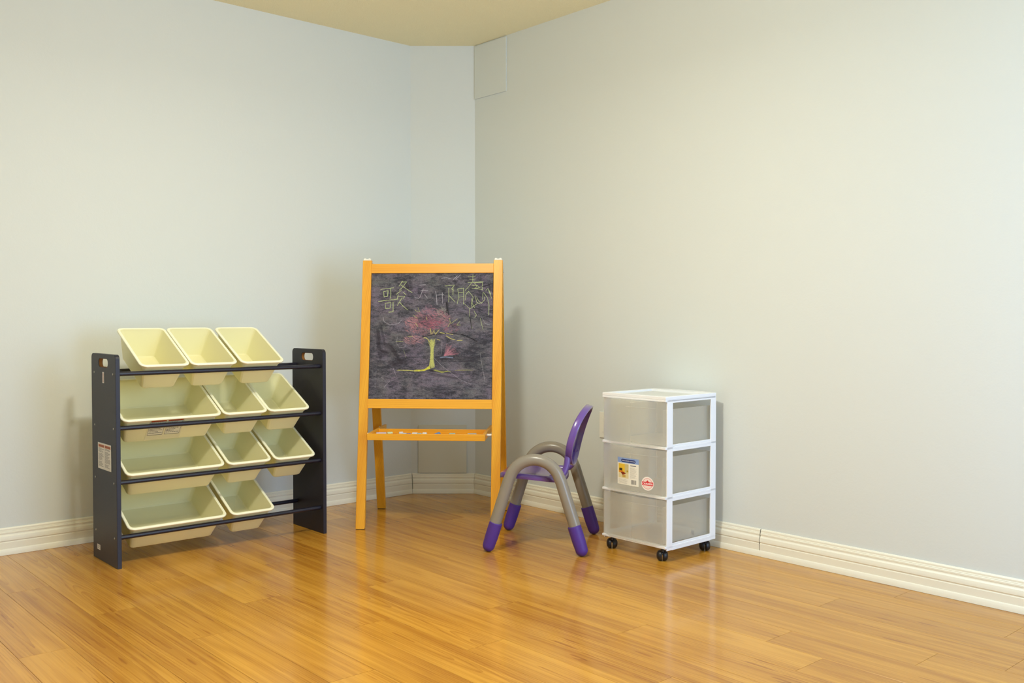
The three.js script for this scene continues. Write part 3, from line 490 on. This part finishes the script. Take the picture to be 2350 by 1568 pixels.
// ------------------------------------------------------------------ child's chair
{
  const t = thing('child_chair', "child's purple plastic chair with grey arched tube legs", 'chair', [2.6705, 0, -2.812], Math.atan2(-0.594, -0.805));
  const lean = Math.atan(0.32), R = 0.104, yc = 0.266, tr = 0.0232;
  for (const sx of [1, -1]) {
    const X = sx * 0.191, pts = [], zf = (y) => 0.188 - 0.32 * (y - 0.024);
    for (let i = 0; i <= 5; i++) { const y = lerp(0.10, yc + R * Math.sin(lean) - 0.01, i / 5); pts.push(new THREE.Vector3(X, y, zf(y))); }
    for (let i = 0; i <= 12; i++) { const a = lerp(lean, Math.PI - lean, i / 12); pts.push(new THREE.Vector3(X, yc + R * Math.sin(a), R * Math.cos(a))); }
    for (let i = 5; i >= 0; i--) { const y = lerp(0.10, yc + R * Math.sin(lean) - 0.01, i / 5); pts.push(new THREE.Vector3(X, y, -zf(y))); }
    part('leg_arch', new THREE.TubeGeometry(new THREE.CatmullRomCurve3(pts, false, 'centripetal'), 80, tr, 22), M.tube, t, 'grey arched tube forming two legs and an armrest');
    for (const sz of [1, -1]) {
      const br = 0.0262, L = 0.122, prof = []; for (let i = 0; i <= 8; i++) { const a = -Math.PI / 2 + i / 8 * Math.PI / 2; prof.push(new THREE.Vector2(br * 0.93 * Math.cos(a), br * 0.95 * (1 + Math.sin(a)))); }
      prof.push(new THREE.Vector2(br, 0.06), new THREE.Vector2(br, L - 0.003), new THREE.Vector2(br - 0.001, L), new THREE.Vector2(tr - 0.001, L));
      const g = new THREE.LatheGeometry(prof, 24); g.rotateX(-sz * lean); g.translate(X, 0.0012, sz * 0.188 + sz * 0.0045);
      part('foot_sleeve', g, M.boot, t, 'purple plastic foot sleeve');
    }
  }
  // pressed shells: outline (a, b) in the plane, lifted by bend(a, b) -> point; the edge is turned under by fl
  const shell = (outline, bend, under, fl, n = 64) => {
    const rings = [], o = Array.from({ length: n }, (_, i) => outline(i / n * 2 * Math.PI)), at = (k, sink) => o.map(([a, b]) => { const p = bend(a * k, b * k), q = under(a * k, b * k); return [p[0] + q[0] * sink, p[1] + q[1] * sink, p[2] + q[2] * sink]; });
    rings.push([bend(0, 0)]); for (const k of [0.2, 0.4, 0.6, 0.78, 0.9, 0.955]) rings.push(at(k, 0)); rings.push(at(0.985, 0.0015), at(1, 0.006), at(1.004, fl - 0.002), at(0.996, fl), at(0.965, fl), at(0.955, fl - 0.003), at(0.945, 0.0045));
    for (const k of [0.8, 0.55, 0.3]) rings.push(at(k, 0.004)); const b0 = bend(0, 0), u0 = under(0, 0); rings.push([[b0[0] + u0[0] * 0.004, b0[1] + u0[1] * 0.004, b0[2] + u0[2] * 0.004]]);
    return ringLoft(rings, 0.9);
  };
  const sup = (a, e) => Math.sign(a) * Math.pow(Math.abs(a), e);
  part('seat', shell((a) => [0.162 * sup(Math.cos(a), 0.62), 0.133 * sup(Math.sin(a), 0.62)], (x, z) => [x, 0.300 + 0.07 * z + 0.3 * x * x - 0.25 * z * z - (z > 0.09 ? (z - 0.09) * (z - 0.09) * 6 : 0), z + 0.035], () => [0, -1, 0], 0.022), M.purple, t);
  const backZ = (y) => -0.106 - 0.22 * (y - 0.34) - 0.35 * (y - 0.34) ** 2;      // leans back more towards the top
  part('backrest', shell((a) => { const v = 0.122 * sup(Math.sin(a), 0.85), k = v > 0 ? 1 : 1 - 0.18 * (v / 0.122) ** 2; return [0.150 * sup(Math.cos(a), 0.85) * k, v]; },
    (x, v) => { const y = 0.453 + v; return [x, y, backZ(y) + 0.012 * (x / 0.15) ** 2]; }, (x, v) => { const y = 0.453 + v, k = (backZ(y + 0.004) - backZ(y - 0.004)) / 0.008, n = Math.hypot(k, 1); return [0, k / n, -1 / n]; }, 0.028), M.purple, t);
  for (const sx of [1, -1]) {
    const cv = new THREE.CatmullRomCurve3([[0.122, 0.290, -0.048], [0.121, 0.291, -0.078], [0.117, 0.306, -0.099], [0.110, 0.338, -0.113], [0.106, 0.378, -0.118]].map(([x, y, z]) => new THREE.Vector3(sx * x, y, z)));
    const g = new THREE.TubeGeometry(cv, 24, 0.0125, 14); part('strut', g, M.purple, t, 'purple strut joining seat and backrest');
  }
}

// ------------------------------------------------------------------ drawer tower on wheels
{
  const t = thing('drawer_tower', 'white plastic tower of three clear drawers on black casters', 'drawers', [2.938, 0, -2.424], -Math.PI / 2 + 0.006);
  const hw = 0.160, d = 0.158, bow = 0.026, zf = d - 0.008;          // the front faces +z
  const bowed = (x, base = zf) => base + bow * (1 - (x / hw) ** 2) - 0.003;
  const outline = (grow, n = 14) => { const s = []; for (let i = 0; i <= n; i++) { const x = lerp(-hw, hw, i / n) ; s.push(new THREE.Vector2(x, -(bowed(x) + grow))); } return s; };
  const slab = (y0, y1, grow, open) => {               // horizontal frame with a bowed front edge and, if asked, an opening
    const s = new THREE.Shape([new THREE.Vector2(-hw, d), ...outline(grow), new THREE.Vector2(hw, d)]);
    if (open) { const o = new THREE.Path(); const i = 0.022; o.moveTo(-hw + i, d - i); o.lineTo(hw - i, d - i); o.lineTo(hw - i, -zf + 0.03); o.lineTo(-hw + i, -zf + 0.03); o.closePath(); s.holes.push(o); }
    const g = new THREE.ExtrudeGeometry(s, { depth: y1 - y0 - 0.003, bevelEnabled: true, bevelSize: 0.0015, bevelThickness: 0.0015, bevelSegments: 2, bevelOffset: -0.0015 }); g.rotateX(Math.PI / 2); g.translate(0, y1 - 0.0015, 0); g.rotateY(0); return g;
  };
  const lev = [0.044, 0.2310, 0.4195, 0.606];
  lev.slice(0, 3).forEach((y, i) => {
    const s = part('shelf', ((slab(y + 0.009, y + 0.0185, 0.010, true))), M.white, t);
    for (const sx of [-1, 1]) {
      const x0 = sx > 0 ? hw - 0.006 : -hw, x1 = sx > 0 ? hw : -hw + 0.006;
      part('side_rail', rbox(x0, x1, y, y + 0.0092, -d + 0.033, zf - 0.034, 0.0012), M.white, s); part('side_rail', rbox(x0 + (sx > 0 ? 0 : 0.0018), x1 - (sx > 0 ? 0.0018 : 0), y + 0.0186, y + 0.0265, -d + 0.033, zf - 0.034, 0.0012), M.white, s);
    }
    part('back_rail', rbox(-hw + 0.02, hw - 0.02, y, y + 0.0092, -d, -d + 0.006, 0.0012), M.white, s);
  });
  const top = part('top', ((slab(0.6165, 0.6285, 0.010, true))), M.white, t);
  part('top_panel', box(-hw + 0.0205, hw - 0.0205, 0.6172, 0.6205, -d + 0.0205, zf - 0.0285), phys({ color: '#eef0ee', roughness: 0.5, transmission: 0.45, thickness: 0 }), top, 'recessed translucent top panel');
  for (const sx of [-1, 1]) part('side_rail', rbox(sx > 0 ? hw - 0.006 : -hw, sx > 0 ? hw : -hw + 0.006, 0.604, 0.6166, -d + 0.033, zf - 0.034, 0.0012), M.white, top);
  part('front_lip', ((slab(0.6085, 0.6165, 0.006, true))), M.white, top);
  for (const sx of [-1, 1]) {
    const x0 = sx > 0 ? hw - 0.005 : -hw, x1 = sx > 0 ? hw : -hw + 0.005;
    part('corner_post', rbox(x0, x1, 0.045, 0.6165, zf - 0.036, zf - 0.002, 0.0015), M.white, t);
    part('corner_post', merge([rbox(x0, x1, 0.045, 0.6165, -d, -d + 0.034, 0.0015), rbox(sx > 0 ? hw - 0.022 : -hw + 0.005, sx > 0 ? hw - 0.005 : -hw + 0.022, 0.045, 0.6165, -d, -d + 0.004, 0.001)]), M.white, t);
  }
  // drawers
  const wall = 0.0016;
  const names = ['clear frosted lowest drawer', 'clear frosted middle drawer with two stickers', 'clear frosted top drawer'];
  const bowStrip = (y0, y1, x0, x1, off, th) => { const n = 16; const f = (u, o) => { const x = lerp(x0, x1, u); return [x, bowed(x) + off + o]; }; const P = []; 
    const a = grid(n, 1, (u, v) => { const [x, z] = f(u, 0); return [x, lerp(y0, y1, v), z]; }), b = grid(n, 1, (u, v) => { const [x, z] = f(1 - u, -th); return [x, lerp(y0, y1, v), z]; }), c = grid(n, 1, (u, v) => { const [x, z] = f(u, -th * v); return [x, y1, z]; }), e = grid(n, 1, (u, v) => { const [x, z] = f(u, -th * (1 - v)); return [x, y0, z]; }); return merge([a, b, c, e]); };
  let middle;
  for (let i = 0; i < 3; i++) {
    const y0 = lev[i] + 0.0215, y1 = (i < 2 ? lev[i + 1] + 0.006 : 0.6075), dw = hw - 0.0215, zb = -d + 0.012;
    const dr = new THREE.Group(); dr.name = 'drawer'; dr.userData.label = names[i]; t.add(dr); if (i === 1) middle = dr;
    part('drawer_front', bowStrip(y0 - 0.002, y1, -hw + 0.001, hw - 0.001, 0.0045, 0.0022), M.frosted, dr);
    const yt = y1 - 0.030, zi = zf - 0.004;
    part('drawer_body', merge([box(-dw, dw, y0, y0 + wall, zb, zi), box(-dw, -dw + wall, y0 + wall, yt, zb, zi), box(dw - wall, dw, y0 + wall, yt, zb, zi), box(-dw + wall, dw - wall, y0 + wall, yt, zb, zb + wall)]), M.frosted, dr);
    part('pull_edge', bowStrip(y1 - 0.026, y1 - 0.0245, -0.02, hw - 0.03, 0.0062, 0.0018), M.frosted, dr);
  }
  // stickers on the middle drawer follow its bowed front
  const label = canvasTex(384, 512, (c, w, h) => {
    c.fillStyle = '#f3f0e4'; c.fillRect(0, 0, w, h); c.fillStyle = '#8fa9dc'; c.fillRect(0, 0, w, 98);
    c.fillStyle = '#1d2d72'; c.beginPath(); c.roundRect(70, 26, 262, 58, 29); c.fill(); c.fillStyle = '#e8ecf8'; c.font = 'bold 27px sans-serif'; c.textAlign = 'center'; c.fillText('GRACIOUS LIVING', 201, 65, 236); c.textAlign = 'left';
    c.fillStyle = '#f0c638'; c.fillRect(20, 118, 190, 270); c.fillStyle = '#d5c68c'; c.fillRect(140, 118, 70, 270); c.fillStyle = '#e6d8a8'; c.fillRect(20, 290, 190, 98);
    c.fillStyle = '#3a3212'; c.fillRect(36, 205, 56, 48); c.fillStyle = '#e08a2a'; c.fillRect(30, 250, 80, 34); c.fillStyle = '#8a3214'; c.beginPath(); c.moveTo(60, 285); c.lineTo(120, 270); c.lineTo(165, 300); c.lineTo(100, 330); c.fill(); c.fillStyle = '#b59a2e'; c.beginPath(); c.arc(188, 250, 17, 0, 7); c.fill(); c.fillStyle = '#c9a24a'; c.fillRect(95, 330, 60, 40);
    c.fillStyle = '#6f7480'; c.fillRect(240, 128, 100, 16); c.fillStyle = '#b9b6aa'; const R = rng(9); for (let y = 168; y < 372; y += 15) c.fillRect(236, y, 70 + 55 * R(), 5); for (let y = 410; y < 490; y += 18) c.fillRect(22, y, 130 + 60 * R(), 5);
    c.fillStyle = '#3a3640'; for (let x = 262; x < 340; x += 7) c.fillRect(x, 400, 2 + 3.5 * R(), 84);
  });
  const canada = canvasTex(256, 256, (c) => {
    c.fillStyle = '#f7ece4'; c.fillRect(0, 0, 256, 256); c.strokeStyle = '#dd8a86'; c.lineWidth = 8; c.beginPath(); c.arc(128, 128, 98, 0, 7); c.stroke(); c.fillStyle = '#f4ded6'; c.beginPath(); c.arc(128, 128, 93, 0, 7); c.fill();
    c.fillStyle = '#d8242c'; c.fillRect(12, 96, 232, 66); c.beginPath(); c.moveTo(84, 98); c.lineTo(112, 84); c.lineTo(128, 60); c.lineTo(144, 84); c.lineTo(172, 98); c.fill();
    c.fillStyle = '#fff'; c.font = 'bold 52px sans-serif'; c.textAlign = 'center'; c.fillText('CANADA', 128, 148, 216);
  });
  const patch = (x0, x1, y0, y1) => grid(8, 1, (u, v) => { const x = lerp(x0, x1, u); return [x, lerp(y0, y1, v), bowed(x) + 0.0054]; });
  part('sticker', patch(-0.0640, 0.0450, 0.277, 0.382), std({ map: label, roughness: 0.4 }), middle, 'product sticker with a blue heading and a yellow picture');
  { const cx = 0.0845, cy = 0.294, r = 0.0265, n = 36, P = [], U = [], idx = []; P.push(cx, cy, bowed(cx) + 0.0056); U.push(0.5, 0.5);
    for (let i = 0; i < n; i++) { const a = i / n * 2 * Math.PI, x = cx + r * Math.cos(a); P.push(x, cy + r * Math.sin(a), bowed(x) + 0.0056); U.push(0.5 + 0.5 * Math.cos(a), 0.5 + 0.5 * Math.sin(a)); idx.push(0, 1 + i, 1 + (i + 1) % n); }
    const g = new THREE.BufferGeometry(); g.setAttribute('position', new THREE.Float32BufferAttribute(P, 3)); g.setAttribute('uv', new THREE.Float32BufferAttribute(U, 2)); g.setIndex(idx); g.computeVertexNormals();
    part('sticker', g, std({ map: canada, roughness: 0.4 }), middle, 'round white and red sticker'); }
  // casters: twin wheels under a hood
  for (const [x, z, a] of [[-0.132, 0.130, 0.75], [0.128, 0.134, 0.75], [0.140, -0.116, 0.75], [-0.135, -0.12, 0.3]]) {
    const c = new THREE.Group(); c.name = 'caster'; c.position.set(x, 0, z); c.rotation.y = a; t.add(c);
    for (const s of [-1, 1]) part('wheel', (() => { const pr = [[0, -0.0066], [0.0196, -0.0066], [0.0205, -0.005], [0.0202, 0.001], [0.0178, 0.0065], [0.0125, 0.0105], [0.005, 0.0125], [0, 0.0128]].map(([r, y]) => new THREE.Vector2(r, y)); const g = new THREE.LatheGeometry(pr, 28); g.rotateZ(-s * Math.PI / 2); g.translate(s * 0.0092, 0.0205, -0.006); return g; })(), M.caster, c);
    part('hood', (() => { const s = new THREE.Shape(); s.absarc(0, 0, 0.0215, 0.1, Math.PI - 0.5, false); s.absarc(0, 0, 0.012, Math.PI - 0.5, 0.1, true); const g = new THREE.ExtrudeGeometry(s, { depth: 0.0044, bevelEnabled: false, curveSegments: 12 }); g.translate(0, 0, -0.0022); g.rotateY(Math.PI / 2); g.translate(0, 0.0195, -0.006); return merge([g, cyl([0, 0.036, 0.006], [0, 0.054, 0.006], 0.0065, 12)]); })(), M.caster, c);
  }
  // a small clip left in the lowest drawer
  t.updateMatrixWorld(true);
  const at = new THREE.Vector3(0.105, lev[0] + 0.0235, -0.085).applyMatrix4(t.matrixWorld);
  const k = thing('hair_clip', 'small dark clip lying inside the lowest drawer', 'clip', at.toArray(), 0.6);
  part('clip_wire', new THREE.TubeGeometry(new THREE.CatmullRomCurve3([[-0.016, 0.0035, 0], [-0.006, 0.007, 0.003], [0.008, 0.009, 0.002], [0.018, 0.004, -0.002], [0.010, 0.003, -0.008], [-0.006, 0.004, -0.007], [-0.016, 0.0035, -0.001]].map((q) => new THREE.Vector3(...q))), 40, 0.0012, 8), M.caster, k);
  part('clip_end', new THREE.SphereGeometry(0.0032, 12, 8).translate(-0.016, 0.0035, 0), M.caster, k);
}

renderer.render(scene, camera);
